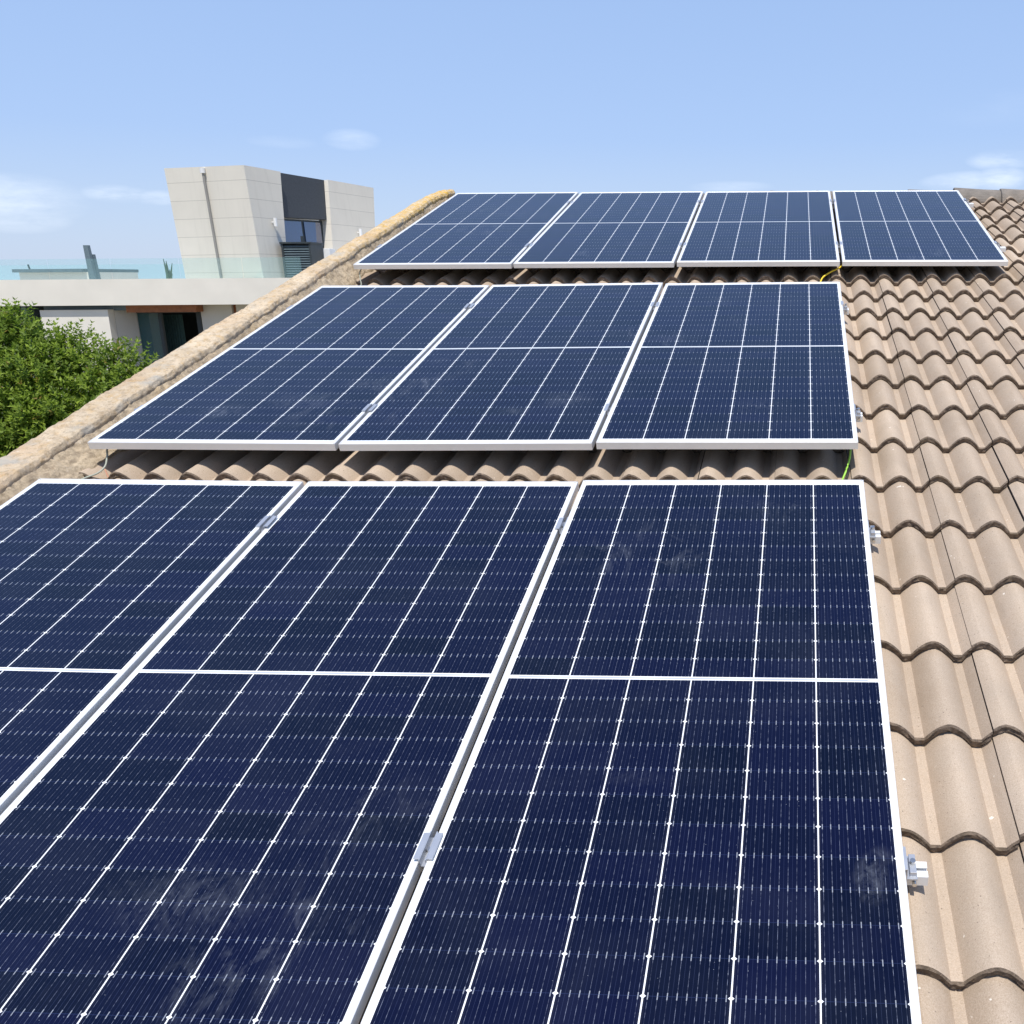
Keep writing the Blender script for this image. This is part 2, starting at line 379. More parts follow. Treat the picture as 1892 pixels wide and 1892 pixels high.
for ci in range(len(BUTTS)-1):
    v0, v1 = BUTTS[ci], BUTTS[ci+1]
    uoff = .083 - .005*min(v0, 3.2)
    j0 = int(math.floor((UL-.6)/.3))
    for j in range(j0, int(UR/.3)+1):
        ua = uoff + .19 + .3*j; ub = ua + .3
        if ub < UL+.02 or ua > UR: continue
        tint = random.random(); dv = random.gauss(0, .0018); dn = random.gauss(0, .0010); sk = random.gauss(0, .0014); du = random.gauss(0, .0009)
        ua2 = max(ua, UL); rows = []
        gap = .0026; ubg = ub-gap
        # sample exactly on the creases where the flanks meet the flat pans
        base_u = [ua2, ubg]
        for c0 in (uoff+.15*q for q in range(-40, 70)):
            for e in (-.0125, .0125):
                if ua2+.003 < c0+e < ubg-.003: base_u.append(c0+e)
        base_u.sort(); us = []
        for p_, q_ in zip(base_u, base_u[1:]):
            m_ = max(1, round((q_-p_)/.0095)); us += [p_+(q_-p_)*k_/m_ for k_ in range(m_)]
        us.append(ubg); NS = len(us)-1; FS = [(x_-ua2)/(ubg-ua2) for x_ in us]
        for k, (vv, lift) in enumerate(((v0-.001, TH-.003), (v0+.004, TH+.0015), (v0+.11, TH*.70), (v0+.22, TH*.36), (v1+.012, -.001))):
            row = []
            for i in range(NS+1):
                f = FS[i]; u = ua2 + (ub-gap-ua2)*f
                h = hplane(vv if k > 1 else v0) + prof(u, v0) + lift + dn + (.003 if f < .10 else 0)
                jit = 0
                if k == 0: jit = .005*noise.noise(Vector((u*75, v0*9, 1)))
                wob = sk*(f-.5)*2
                row.append(bm.verts.new(RM @ Vector((u+du, vv+dv+wob+jit, h))))
            rows.append(row)
        fs = []
        for a, c_ in zip(rows, rows[1:]):
            for i in range(NS):
                q = bm.faces.new((a[i], a[i+1], c_[i+1], c_[i])); fs.append(q)
                if a is rows[0]: q.material_index = 1
        # rough butt face, broken into small steps
        prev = rows[0]
        for kk in (1, 2, 3):
            cur = []
            for i in range(NS+1):
                f = FS[i]; u = ua2 + (ub-gap-ua2)*f
                bot = hplane(v0) + prof(u, v0)
                top = bot + TH + dn
                ragged = .0035*noise.noise(Vector((u*45+j, v0*7, 5))) if kk == 3 else 0
                h = top + (bot-.001-top)*(kk/3) + ragged
                if kk == 3: h = max(h, bot-.002)
                out_ = .007*noise.noise(Vector((u*70, kk*2.3+j, v0*5))) + (.005 if kk == 3 else .001)
                cur.append(bm.verts.new(RM @ Vector((u+du, v0+dv+sk*(f-.5)*2+out_, h))))
            for i in range(NS):
                q = bm.faces.new((prev[i], cur[i], cur[i+1], prev[i+1])); q.material_index = 1; fs.append(q)
            prev = cur
        # right and left side thickness
        for idx in (0, NS):
            lows = []
            for k, row in enumerate(rows):
                vco = row[idx].co; lows.append(bm.verts.new(vco + RB @ Vector((0, 0, -.016))))
            for k in range(len(rows)-1):
                q = bm.faces.new((rows[k][idx], rows[k+1][idx], lows[k+1], lows[k])); q.material_index = 1; fs.append(q)
        for q in fs:
            for lp in q.loops: lp[lay] = (tint, tint, tint, 1)
roofo = link('tile_roof', bm, [TILE, BUTT], house, smooth=False)
for p in roofo.data.polygons: p.use_smooth = (p.material_index == 0)
roofo.data.set_sharp_from_angle(angle=R(24))
# boarding under the tiles, and the far slope of the roof
bm = bmesh.new()
def quad(bm, pts, mi=0):
    f = bm.faces.new([bm.verts.new(p) for p in pts]); f.material_index = mi; return f
quad(bm, [roof(UL-.02, -3.55, -.155), roof(UR, -3.55, -.155), roof(UR, 5.22, -.222), roof(UL-.02, 5.22, -.222)])
link('roof_boarding', bm, SOIL, house)
bm = bmesh.new()
rt = roof(0, 5.25, -.19)
nn = 60
for c_ in range(24):
    y0, y1 = rt.y + c_*.33, rt.y+(c_+1)*.33+.01
    pr = None
    for i in range(nn*4+1):
        u = -3.45 + (UR+3.45)*i/(nn*4); h = prof(u, 0)
        a = bm.verts.new((u, y0, rt.z - .02 - (y0-rt.y)*math.tan(SLOPE) + h)); d_ = bm.verts.new((u, y1, rt.z - .02 + .018 - (y1-rt.y)*math.tan(SLOPE) + h)); e_ = bm.verts.new((u, y1+.003, rt.z-.02 - .005 - (y1-rt.y)*math.tan(SLOPE)+h))
        if pr: bm.faces.new((pr[0], a, d_, pr[1])); bm.faces.new((pr[1], d_, e_, pr[2])).material_index = 1
        pr = (a, d_, e_)
far = link('far_roof_slope', bm, [TILE, BUTT], house, smooth=True)
bm = bmesh.new()
yb = roof(0, -3.3, 0).y; yt = rt.y + 7.6
def wall_gable(bm, x0, x1):
    pts = [(yb, 0), (yt, 0), (yt, rt.z-.25-7.6*math.tan(SLOPE)), (rt.y, rt.z-.25), (yb, roof(0, -3.3, -.25).z)]
    a = [bm.verts.new((x0, y, z)) for y, z in pts]; c_ = [bm.verts.new((x1, y, z)) for y, z in pts]
    bm.faces.new(a); bm.faces.new(c_[::-1])
    for i in range(5): bm.faces.new((a[i], a[(i+1) % 5], c_[(i+1) % 5], c_[i]))
wall_gable(bm, -3.36, UR-.2)
link('wall', bm, HOUSEW, house)

# verge: rounded rendered cap and a mortar fillet that runs down to the tiles
def nz(*a): return noise.fractal(Vector(a), .8, 2.2, 5)
bm = bmesh.new()
NV = 900
def cap_sect(v):
    # (u, n) section points of the cap from the outer foot over the top to the inner lip
    end = max(0.0, (v-4.35)/.8); drop = .012*min(max(v, 0)/5, 1) - .05*min(end, 1)**3
    w = 1 - .10*max(0, v-3.5)
    uo = -3.425 + .028*max(v, 0)*.9 + .009*nz(v*1.1, 3, 0); ui = -3.250 + .012*v + .018*nz(v*1.6, 0, 7) + .008*nz(v*6, 0, 3)
    top = .018 + drop + .010*nz(v*2, 9, 1)
    return [(uo-.01, -.42), (uo-.010, -.10+drop), (uo-.002, -.03+drop), (uo+.010, top-.012), (uo+.03, top), ((uo+ui)/2, top-.002), (ui-.05, top-.003), (ui-.016, top-.002), (ui-.002, top-.008), (ui+.006, top-.026), (ui+.002, top-.07)]
prev = None
def mats_for(k): return 0
for i in range(NV+1):
    v = -3.5 + (5.17+3.5)*i/NV
    sec = cap_sect(v); ring = []
    # subdivide the section finely
    for a, c_ in zip(sec, sec[1:]):
        for t in (0, .17, .33, .5, .67, .83): ring.append((a[0]+(c_[0]-a[0])*t, a[1]+(c_[1]-a[1])*t))
    ring.append(sec[-1])
    vs = []
    for (u, n_) in ring:
        d = .0045*nz(u*12, v*12, n_*12) + .005*nz(u*40, v*40, n_*40)
        vs.append(bm.verts.new(RM @ Vector((u + .5*d, v, n_ + d))))
    if prev:
        for k in range(len(vs)-1): bm.faces.new((prev[k], prev[k+1], vs[k+1], vs[k]))
    else: bm.faces.new(vs)
    prev = vs
bm.faces.new(prev[::-1])
link('verge_cap', bm, VCAP, house, smooth=True)
bm = bmesh.new(); prev = None
for i in range(NV+1):
    v = -3.5 + (5.12+3.5)*i/NV
    ui = cap_sect(v)[9][0]-.008; top = cap_sect(v)[9][1]-.004
    ue = -3.135 + .018*nz(v*2.2, 4, 4) + .010*nz(v*9, 1, 4); ne = hplane(v) + .070
    vs = []
    for k in range(25):
        t = k/24; u = ui + (ue-ui)*t; s = t**.85
        n_ = top + (ne-top)*s - .004*math.sin(math.pi*t)
        d = (.014*nz(u*9, v*9, 5) + .011*nz(u*32, v*32, 2))*min(1, t*4+.3)*min(1, (1-t)*5+.3)
        vs.append(bm.verts.new(RM @ Vector((u, v, n_+d))))
    vs.append(bm.verts.new(RM @ Vector((ue+.004, v, ne-.07))))
    if prev:
        for k in range(len(vs)-1): bm.faces.new((prev[k], prev[k+1], vs[k+1], vs[k]))
    prev = vs
link('verge_fillet', bm, VMOR, house, smooth=True)

# ridge: overlapping half-round tiles bedded in mortar
ridge = None
bm = bmesh.new(); lay = None
RV, RN = 5.25, -.212
rx = -3.2; k = 0
while rx < UR:
    L_ = .425; r0, r1 = .128, .108       # the wide end faces left
    tilt = random.gauss(0, .003); rings = []
    for (du_, rr) in ((0, r0), (.003, r0+.004), (.035, r0+.002), (.25, (r0+r1)/2), (L_, r1), (L_, r1-.018)):
        ring = []
        for j in range(17):
            a = math.pi*j/16
            ring.append(bm.verts.new(RM @ Vector((rx+du_, RV+tilt - math.cos(a)*rr, RN + math.sin(a)*rr*1.02 + tilt + .004*nz(rx*3+du_*9, a*3, k)))))
        rings.append(ring)
    inner = [bm.verts.new(RM @ Vector((rx+.001, RV+tilt - math.cos(math.pi*j/16)*(r0-.018), RN + math.sin(math.pi*j/16)*(r0-.018)))) for j in range(17)]
    rings = [inner] + rings
    for a, c_ in zip(rings, rings[1:]):
        for j in range(16): bm.faces.new((a[j], a[j+1], c_[j+1], c_[j]))
    rx += .385 + random.gauss(0, .003); k += 1
ro = link('ridge_tiles', bm, RIDGE, house, smooth=False)
bm = bmesh.new(); prev = None
for i in range(500):
    u = -3.3 + (UR+3.3)*i/499; vs = []
    for kq in range(9):
        t = kq/8; v = RV-.165 + .33*t; crown = .05*math.sin(math.pi*t)
        vs.append(bm.verts.new(RM @ Vector((u, v + .012*nz(u*6, t*3, 0), -.222 + crown + .012*nz(u*11, t*4, 2)))))
    vs.insert(0, bm.verts.new(RM @ Vector((u, RV-.18+.01*nz(u*6, 0, 0), -.285))))
    if prev:
        for q in range(len(vs)-1): bm.faces.new((prev[q], prev[q+1], vs[q+1], vs[q]))
    prev = vs
link('ridge_mortar', bm, VMOR, house, smooth=True)

# ---------------------------------------------------------------- solar panels
PW, PL, PT = 1.029, 2.182, .031
def frame_bm():
    bm = bmesh.new(); W2, L2, lip = PW/2, PL/2, .0115
    # extruded profile along four mitred sides: outer bottom, outer top, lip inner top, lip inner lower
    def ring(w, l, z): return [bm.verts.new((sx*w, sy*l, z)) for sx, sy in ((-1, -1), (1, -1), (1, 1), (-1, 1))]
    c = .0012
    prof_ = [(W2-.028, L2-.028, -PT), (W2, L2, -PT), (W2, L2, -c), (W2-c, L2-c, 0), (W2-lip+c*.6, L2-lip+c*.6, 0), (W2-lip, L2-lip, -c*.8), (W2-lip, L2-lip, -.006), (W2-.028, L2-.028, -PT+.002)]
    rs = [ring(*p) for p in prof_]
    for a, b_ in zip(rs, rs[1:]+rs[:1]):
        for i in range(4): bm.faces.new((a[i], a[(i+1) % 4], b_[(i+1) % 4], b_[i]))
    # thin mitre joints at the corners of the top lip
    for sx, sy in ((-1, -1), (1, -1), (1, 1), (-1, 1)):
        p = [Vector((sx*(W2-.0005), sy*(L2-.0005), .00025)), Vector((sx*(W2-lip), sy*(L2-lip), .00025))]
        d = (p[1]-p[0]).normalized(); s = Vector((-d.y, d.x, 0))*.00045
        f = bm.faces.new([bm.verts.new(q) for q in (p[0]-s, p[0]+s, p[1]+s, p[1]-s)]); f.material_index = 1
    return bm
def cells_bm():
    bm = bmesh.new(); W2, L2 = PW/2-.010, PL/2-.010
    box(bm, -W2, W2, -L2, L2, -.0065, -.0016)
    for f in bm.faces:
        if f.calc_center_median().z < -.006: f.material_index = 1
    return bm
proto = empty('solar_panel')
fr = link('frame', frame_bm(), [FRAME, DARKM], proto)
ce = link('glazed_cells', cells_bm(), [CELLS, BACKS], proto)
bm = bmesh.new(); box(bm, -.06, .06, .86, .95, -.022, -.0068, .003); jb = link('junction_box', bm, BLK, proto)
def rotv(w):
    v = Vector(w); return Matrix.Rotation(v.length, 4, v.normalized()) if v.length > 1e-9 else Matrix.Identity(4)
ROWS = {1: None, 2: ((-0.002695, 0.283113, 0.0186), (-0.011043, -0.001341, -0.000499)), 3: ((1.060618, 2.913224, -0.021464), (-0.011742, 0.005195, 0.005022))}
PANS = {(1, 0): ((-0.001343, -0.004312, 0.005325), (0.007951, -0.007089, -0.001496)), (1, 1): ((-0.001907, 0.007646, -0.00686), (0.002946, -0.003927, 0.000381)),
 (1, 2): ((0.003249, -0.003334, 0.001793), (0.001591, 0.008405, 0.001277)), (2, 0): ((-0.001996, -0.002074, 0.003127), (-0.004457, -0.001473, -8.4e-05)),
 (2, 1): ((-0.000428, 0.002159, -0.001072), (0.000172, -0.005329, -0.000304)), (2, 2): ((0.002425, -9.3e-05, -0.000381), (-0.001447, 0.006529, 0.001505)),
 (3, 0): ((-0.001778, 0.000419, -0.002478), (-0.003849, 0.003681, -0.002597)), (3, 1): ((-0.000412, 0.000421, 8.2e-05), (-0.003098, 0.000199, -0.000518)),
 (3, 2): ((0, 0, 0), (0, 0, 0)), (3, 3): ((0.002195, -0.000831, 0.000464), (0.002673, 0.00079, 0.002348))}
def row_mat(r):
    if r == 1: return Matrix.Identity(4)
    t, q = ROWS[r]; return Matrix.Translation(t) @ rotv(q)
def pan_mat(r, i):
    t, q = PANS[(r, i)]
    return RM @ row_mat(r) @ Matrix.Translation((-i*(PW+.02)-PW/2+t[0], (PL/2 if r > 1 else -PL/2)+t[1], t[2])) @ rotv(q)
PLAB = {(1, 0): 'right-hand panel of the nearest row, beside bare roof tiles', (1, 1): 'middle panel of the nearest row',
 (1, 2): 'left-hand panel of the nearest row, next to the verge',
 (2, 0): 'right panel of the middle row, green cable under its corner', (2, 1): 'centre panel of the three-panel middle row',
 (2, 2): 'left panel of the middle row, grey cable dangling under its corner',
 (3, 0): 'rightmost panel of the far row of four, near the ridge', (3, 1): 'third from left in the far row, yellow cable at its corner',
 (3, 2): 'second from left in the far row of four', (3, 3): 'leftmost panel of the far row, by the lichen-yellow verge end'}
first = True
for key in PANS:
    if first: o = proto; first = False
    else:
        o = proto.copy(); COL.objects.link(o)
        for ch in (fr, ce, jb):
            c_ = ch.copy(); COL.objects.link(c_); c_.parent = o
    o.matrix_world = pan_mat(*key)
    tag(o, 'dark blue ' + PLAB[key], 'solar panel', 'solar panels on the tiled roof')

# ---------------------------------------------------------------- rails, clamps, feet
def mid_clamp(parent, x):
    bm = bmesh.new(); L = .035
    box(bm, x-.0215, x-.007, -L, L, .0005, .0038, .0006); box(bm, x+.007, x+.0215, -L, L, .0005, .0038, .0006)
    box(bm, x-.0085, x-.0060, -L-.004, L+.004, -.018, .0038); box(bm, x+.0060, x+.0085, -L-.004, L+.004, -.018, .0038)
    box(bm, x-.0085, x+.0085, -L-.004, L+.004, -.019, -.0165)
    c = link('mid_clamp', bm, CLAMP, parent)
    bm = bmesh.new(); cyl(bm, (x, 0, -.0165), (x, 0, -.006), .0058, 14); cyl(bm, (x, 0, -.0062), (x, 0, -.0058), .0034, 6)
    link('bolt', bm, BOLT, c); return c
def end_clamp(parent, x, s):
    bm = bmesh.new(); L = .03
    box(bm, x-s*.010, x+s*.0035, -L, L, .0005, .0036, .0005); box(bm, x+s*.0008, x+s*.0036, -L, L, -PT+.001, .003)
    box(bm, x+s*.0036, x+s*.026, -L, L, -PT+.0005, -PT+.0045); box(bm, x+s*.010, x+s*.024, -.024, .024, -PT+.0045, -.013, .001)
    c = link('end_clamp', bm, CLAMP, parent)
    bm = bmesh.new(); xx = x+s*.017; cyl(bm, (xx, 0, -.013), (xx, 0, -.0035), .0062, 14); link('bolt', bm, BOLT, c)
    bm = bmesh.new(); cyl(bm, (x+s*.020, -.034, -PT-.010), (x+s*.020, -.022, -PT-.010), .005, 10); link('side_bolt', bm, BOLT, c)
    return c
def c_section(bm, x0, x1):
    # rail with an open slot on top: section in (y, z)
    t = .0028; top = -PT-.0005; bot = top-.027; w = .020
    sec = [(-w, bot), (w, bot), (w, top), (.004, top), (.004, top-t), (.010, top-t), (.010, top-.011), (-.010, top-.011), (-.010, top-t), (-.004, top-t), (-.004, top), (-w, top)]
    a = [bm.verts.new((x0, y, z)) for y, z in sec]; c_ = [bm.verts.new((x1, y, z)) for y, z in sec]
    bm.faces.new(a[::-1]); bm.faces.new(c_)
    n_ = len(sec)
    for i in range(n_): bm.faces.new((a[i], a[(i+1) % n_], c_[(i+1) % n_], c_[i]))
RAILS = [(1, -.298, 3, .044, 'upper rail of the nearest row, its white end near the green cable'),
         (1, -1.664, 3, .050, 'lower rail of the nearest row, its white end casting a dark shadow'),
         (2, 1.765, 3, .034, 'upper rail of the middle row, small end near the top corner'),
         (2, .350, 3, .034, 'lower rail of the middle row, small end near the bottom corner'),
         (3, 1.792, 4, .066, 'upper rail of the far row, white end just below the ridge'),
         (3, .452, 4, .066, 'lower rail of the far row, white end past the slanting panel edge')]
for (r, vv, n_, stick, lab) in RAILS:
    rl = empty('mounting_rail'); rl.matrix_world = RM @ row_mat(r) @ Matrix.Translation((0, vv, 0))
    tag(rl, 'silver aluminium ' + lab, 'mounting rail', 'rails under the solar panels')
    bm = bmesh.new(); c_section(bm, -n_*(PW+.02)-.01, stick); link('rail_profile', bm, RAIL, rl)
    for i in range(1, n_): mid_clamp(rl, -i*(PW+.02)+.010)
    end_clamp(rl, .0, 1); end_clamp(rl, -n_*(PW+.02)+.02, -1)
    for i in range(n_*2-1):
        x = -.25 - i*.56
        bm = bmesh.new(); box(bm, x-.02, x+.02, .021, .025, -PT-.10, -PT-.004); box(bm, x-.02, x+.02, .021, .07, -PT-.104, -PT-.100); cyl(bm, (x, .048, -PT-.135), (x, .048, -PT-.09), .005, 8)
        link('rail_foot', bm, BOLT, rl)

# ---------------------------------------------------------------- cables
def cable(name, pts, r, m, lab, cat='cable'):
    bm = bmesh.new(); tube(bm, [RM @ Vector(p) for p in pts], r); o = link(name, bm, m, smooth=True); tag(o, lab, cat); return o
cable('earth_cable', [(-.02, .60, -.045), (-.028, .38, -.05), (-.036, .305, -.065), (-.052, .262, -.098), (-.066, .225, -.118), (-.075, .15, -.125), (-.09, .0, -.12)], .0042, YG, 'bright green earth cable dangling below the right panel of the middle row')
cable('black_cable', [(-.05, .50, -.06), (-.035, .32, -.085), (-.040, .262, -.098), (-.050, .225, -.115), (-.06, .12, -.12)], .003, BLK, 'thin black cable beside the bright green one over the tile valley')
cable('earth_cable', [(.06, 3.20, -.06), (.035, 3.05, -.07), (.012, 2.99, -.078), (-.045, 2.945, -.092), (-.098, 2.895, -.115), (-.12, 2.80, -.15)], .0052, YEL, 'yellow earth cable curving out between two panels of the far row')
cable('grey_cable', [(-3.085, .50, -.04), (-3.090, .345, -.03), (-3.078, .30, -.05), (-3.072, .262, -.078), (-3.085, .225, -.092), (-3.12, .19, -.097), (-3.155, .12, -.10)], .0036, GRC, 'grey cable looping out under the left corner of the middle row')
cable('grey_cable', [(-3.095, 3.1, -.05), (-3.097, 2.95, -.055), (-3.075, 2.87, -.085), (-3.055, 2.82, -.115), (-3.06, 2.74, -.13)], .0032, GRC, 'thin dark cable hanging under the lower left corner of the far row')
cable('copper_wire', [(-3.065, .245, -.085), (-3.045, .225, -.118), (-3.025, .232, -.125), (-3.012, .262, -.120), (-3.03, .30, -.105)], .0028, plain('copper', (.55, .28, .18), .5), 'pinkish bare wire end in the tile valley beside the looping grey cable', 'wire')

# ---------------------------------------------------------------- the neighbouring building
FW = Vector((WC[0][2], WC[1][2], 0)).normalized(); RT = Vector((FW.y, -FW.x, 0)); UP = Vector((0, 0, 1))
def PX_(x, y, D):                       # the point of the vertical plane D metres ahead that this line of sight meets
    d = WC @ Vector(((x-CX)/F, (y-CY)/F, 1)); return CW + d*(D/d.dot(FW))
def loc2(p): q = p-CW; return (q.dot(RT), q.dot(FW), q.z)
def W3(a, d, z): return CW + RT*a + FW*d + UP*z
BM_ = Matrix((( RT.x, FW.x, 0, CW.x), (RT.y, FW.y, 0, CW.y), (0, 0, 1, CW.z), (0, 0, 0, 1)))   # building frame -> world
def bbox(bm, a0, a1, d0, d1, z0, z1, bev=0, mi=0): return box(bm, a0, a1, d0, d1, z0, z1, bev, BM_, mi)
def A(x, D, y=520): return loc2(PX_(x, y, D))[0]
def Z(y, D, x=300): return loc2(PX_(x, y, D))[2]
def prism(bm, front, depth_vec, mi=0):
    a = [bm.verts.new(p) for p in front]; c_ = [bm.verts.new(p+depth_vec) for p in front]
    bm.faces.new(a).material_index = mi; bm.faces.new(c_[::-1]).material_index = mi
    n_ = len(a)
    for i in range(n_): bm.faces.new((a[i], a[(i+1) % n_], c_[(i+1) % n_], c_[i])).material_index = mi
D0 = 20.0
GZ = -CW.z                              # ground in the building frame
villa = empty('modern_house', W3(-12, D0+2, GZ))
tag(villa, 'modern white flat-roofed house with a slanting tower, left of the tiled roof', 'house')
def vpart(name, bm, m, parent=None, smooth=False):
    o = link(name, bm, m, None, smooth); o.parent = parent or villa
    o.matrix_parent_inverse = Matrix.Translation(-(parent or villa).matrix_world.translation) if parent is None or parent.type == 'EMPTY' else (parent or villa).matrix_world.inverted()
    return o
bpy.context.view_layer.update()
zt, zb = Z(515, D0), Z(563.5, D0)
bm = bmesh.new(); bbox(bm, A(-700, D0), A(760, D0), D0, D0+.35, zb, zt); vpart('roof_fascia', bm, RENDER)
bm = bmesh.new(); bbox(bm, A(-700, D0), A(900, D0), D0+.352, D0+9, zb+.02, zt-.30); vpart('terrace_slab', bm, RENDER)
# lower facade: walls, reveal, door
DB = D0+1.5
bm = bmesh.new(); bbox(bm, A(-700, DB), A(64, DB), DB, DB+.25, GZ, zb-.002); vpart('wall', bm, LGREY)
bm = bmesh.new(); bbox(bm, A(61, D0+.6), A(61, D0+.6)+.10, D0+.12, DB-.003, GZ, zb-.004); vpart('wall_edge', bm, SLATE)
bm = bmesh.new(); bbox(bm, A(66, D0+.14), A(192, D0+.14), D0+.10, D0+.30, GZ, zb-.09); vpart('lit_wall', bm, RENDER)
bm = bmesh.new(); bbox(bm, A(62, D0+.15), A(236, D0+.15), D0+.302, D0+.5, zb-.11, zb-.003); vpart('fascia_shade_strip', bm, SLATE)  # dark box standing in for the strip of shade under the fascia
bm = bmesh.new(); prism(bm, [W3(A(192, D0+.14)+.003, D0+.30, GZ), W3(A(192, D0+.14)+.003, D0+.30, zb-.004), W3(A(242, D0+.75), D0+.75, zb-.004), W3(A(242, D0+.75), D0+.75, GZ)], FW*.9); vpart('slanted_reveal', bm, LGREY)
a0, a1 = A(226, D0+.3), A(356, D0+.3); DBO = DB; DC = D0+.55; DB = DC+.2
bm = bmesh.new(); bbox(bm, a0, a1, D0+.28, DB, Z(577, D0+.28), zb-.003); vpart('wooden_lintel', bm, WOODB)
door = None
bm = bmesh.new()
x0, x1 = A(238, DB+.02), A(362, DB+.02); dz = Z(574, DB)
for (p, q) in ((x0, x0+.05), (x1-.09, x1), (A(283, DB+.02), A(283, DB+.02)+.06)): bbox(bm, p, q, DB, DB+.08, GZ+3.6, dz)
bbox(bm, x0, x1, DB-.002, DB+.082, dz-.05, dz+.002)
dr = vpart('sliding_door_frame', bm, DARKM)
bm = bmesh.new(); bbox(bm, x0+.05, A(283, DB+.02), DB+.03, DB+.045, GZ+3.6, dz-.05); vpart('door_glass', bm, DGLASS)
bm = bmesh.new()
for i in range(46):
    a = A(286, DB+.6) + (A(330, DB+.6)-A(286, DB+.6))*i/46; bbox(bm, a, a+.018, DB+.5+.02*math.sin(i*1.3), DB+.52+.02*math.sin(i*1.3), GZ+3.6, dz-.1)
vpart('curtain', bm, CURT)
bm = bmesh.new(); bbox(bm, x0-6, x1+.3, DB+3, DB+3.1, GZ+3.4, dz+.3); bbox(bm, x0-6, x1+.3, DB+1.2, DB+3, GZ+3.4, GZ+3.5); bbox(bm, x0-6, x0-5.9, DB+1.2, DB+3, GZ+3.5, dz+.3); bbox(bm, x0-6, x1+.3, DB+.13, DB+3, dz+.02, dz+.1); vpart('interior', bm, INTER)
DC = D0+.55
bm = bmesh.new(); bbox(bm, A(363, DC), A(421, DC), DC, DB-.003, GZ, zb-.003); vpart('wall', bm, LGREY)
bm = bmesh.new(); bbox(bm, A(421, DC)+.003, A(425, DC)+.02, DC+.08, DB, GZ, zb-.004); vpart('shadow_joint', bm, WOODB)
bm = bmesh.new(); bbox(bm, A(427, DC)+.02, A(900, DC), DC+.02, DB+.25, GZ, zb-.003); vpart('wall', bm, LGREY)
bm = bmesh.new(); DB = DBO; bbox(bm, A(-700, DB), x0-6.3, DB+.251, DB+7, GZ, zb); vpart('rear_wall', bm, LGREY)
# tower: front face slightly turned, right face running away from us
DT = D0+.40
pc_t, pc_b = PX_(450, 305, DT), PX_(487, 514, DT)
dirL = (WC @ Vector(((-4000-CX)/F, (490-CY)/F, 1))); dirL.z = 0; dirL.normalize()
dirR = (WC @ Vector(((1690-CX)/F, (515-CY)/F, 1))); dirR.z = 0; dirR.normalize()
def on_vplane(x, y, p, d):              # line of sight meets the vertical plane through p along d
    nrm = d.cross(UP); ray = WC @ Vector(((x-CX)/F, (y-CY)/F, 1)); return CW + ray*((p-CW).dot(nrm)/ray.dot(nrm))
TLt, TLb = on_vplane(303, 311, pc_t, dirL), on_vplane(343, 514, pc_t, dirL)
pcb = on_vplane(487, 514, pc_t, dirL)
# plane of the right face holds the leaning corner edge: use plane through pc_t, pcb and dirR
nR = (pcb-pc_t).cross(dirR).normalized()
def on_R(x, y, off=0.0):
    ray = WC @ Vector(((x-CX)/F, (y-CY)/F, 1)); return CW + ray*(((pc_t-CW).dot(nR)+off)/ray.dot(nR))
if nR.dot(RT) < 0: nR = -nR
R1t, R1b = on_R(518, 317), on_R(537, 560)
R2t, R2b = on_R(606, 332), on_R(622, 560)
R3t, R3b = on_R(690, 347), on_R(699, 560)
ext = lambda t, b_, k=.35: b_ + (b_-t)*k
TLb2, pcb2 = ext(TLt, TLb, .14), ext(pc_t, pcb, .14)
bm = bmesh.new()
def poly(bm, pts, mi=0):
    f = bm.faces.new([bm.verts.new(p) for p in pts]); f.material_index = mi
backL = dirR*5.2
inn = -nR*.28
# solid left wall incl. the front face
prism(bm, [TLt, pc_t, pcb2, TLb2], dirR*.25)
tower = vpart('tower_front_wall', bm, PANELW)
bm = bmesh.new()
def slab(pts, off, thick, name, m, parent=None):
    bm = bmesh.new(); prism(bm, [p+nR*off for p in pts], -nR*thick); return vpart(name, bm, m, parent)
slab([pc_t+dirR*.252, R1t, R1b, pcb2+dirR*.252], 0, .3, 'tower_side_wall', PANELW)
slab([R2t, R3t, R3b, R2b], 0, .3, 'tower_side_wall', PANELW)
Wt0, Wt1 = on_R(528, 400, -.12), on_R(612, 406, -.12)
gt0, gt1 = R1t, R2t
slab([R1t+dirR*.003, R2t-dirR*.003, on_R(611, 405)-dirR*.003, on_R(526, 400)+dirR*.003], -.10, .15, 'dark_cladding', GREYW)
wb0, wb1 = on_R(534, 449), on_R(617, 458)
wl = slab([on_R(527, 402), on_R(611, 407), wb1, wb0], -.22, .06, 'window', DARKM)
bm = bmesh.new()
def lerp(a, b_, t): return a+(b_-a)*t
w00, w10, w11, w01 = [p+nR*(-.20) for p in (on_R(527, 402), on_R(611, 407), wb1, wb0)]
def wq(s0, s1, t0, t1): return [lerp(lerp(w00, w10, s), lerp(w01, w11, s), t) for s, t in ((s0, t0), (s1, t0), (s1, t1), (s0, t1))]
for (s0, s1) in ((.05, .50), (.56, .93)):
    prism(bm, wq(s0, s1, .07, .93), -nR*.02)
o = link('pane', bm, WGLASS); o.parent = wl
slab([wb0+(wb0-pc_t)*0, wb1, on_R(622, 560), on_R(540, 560)], -.21, .10, 'wall_under_window', LGREY)
# back and left sides, roof of the tower
bm = bmesh.new()
prism(bm, [TLt+dirR*.02, TLt+dirR*5.2, TLb2+dirR*5.2, TLb2+dirR*.02], -dirL*.25)
vpart('tower_rear_wall', bm, PANELW)
bm = bmesh.new(); hz = min(TLt.z, pc_t.z, R3t.z)-.06
quad(bm, [Vector((p.x, p.y, hz)) for p in (TLt+dirR*.3, pc_t+dirR*.3-nR*.3, R3t-nR*.3, TLt+dirR*5)]); vpart('tower_roof', bm, DARKM)
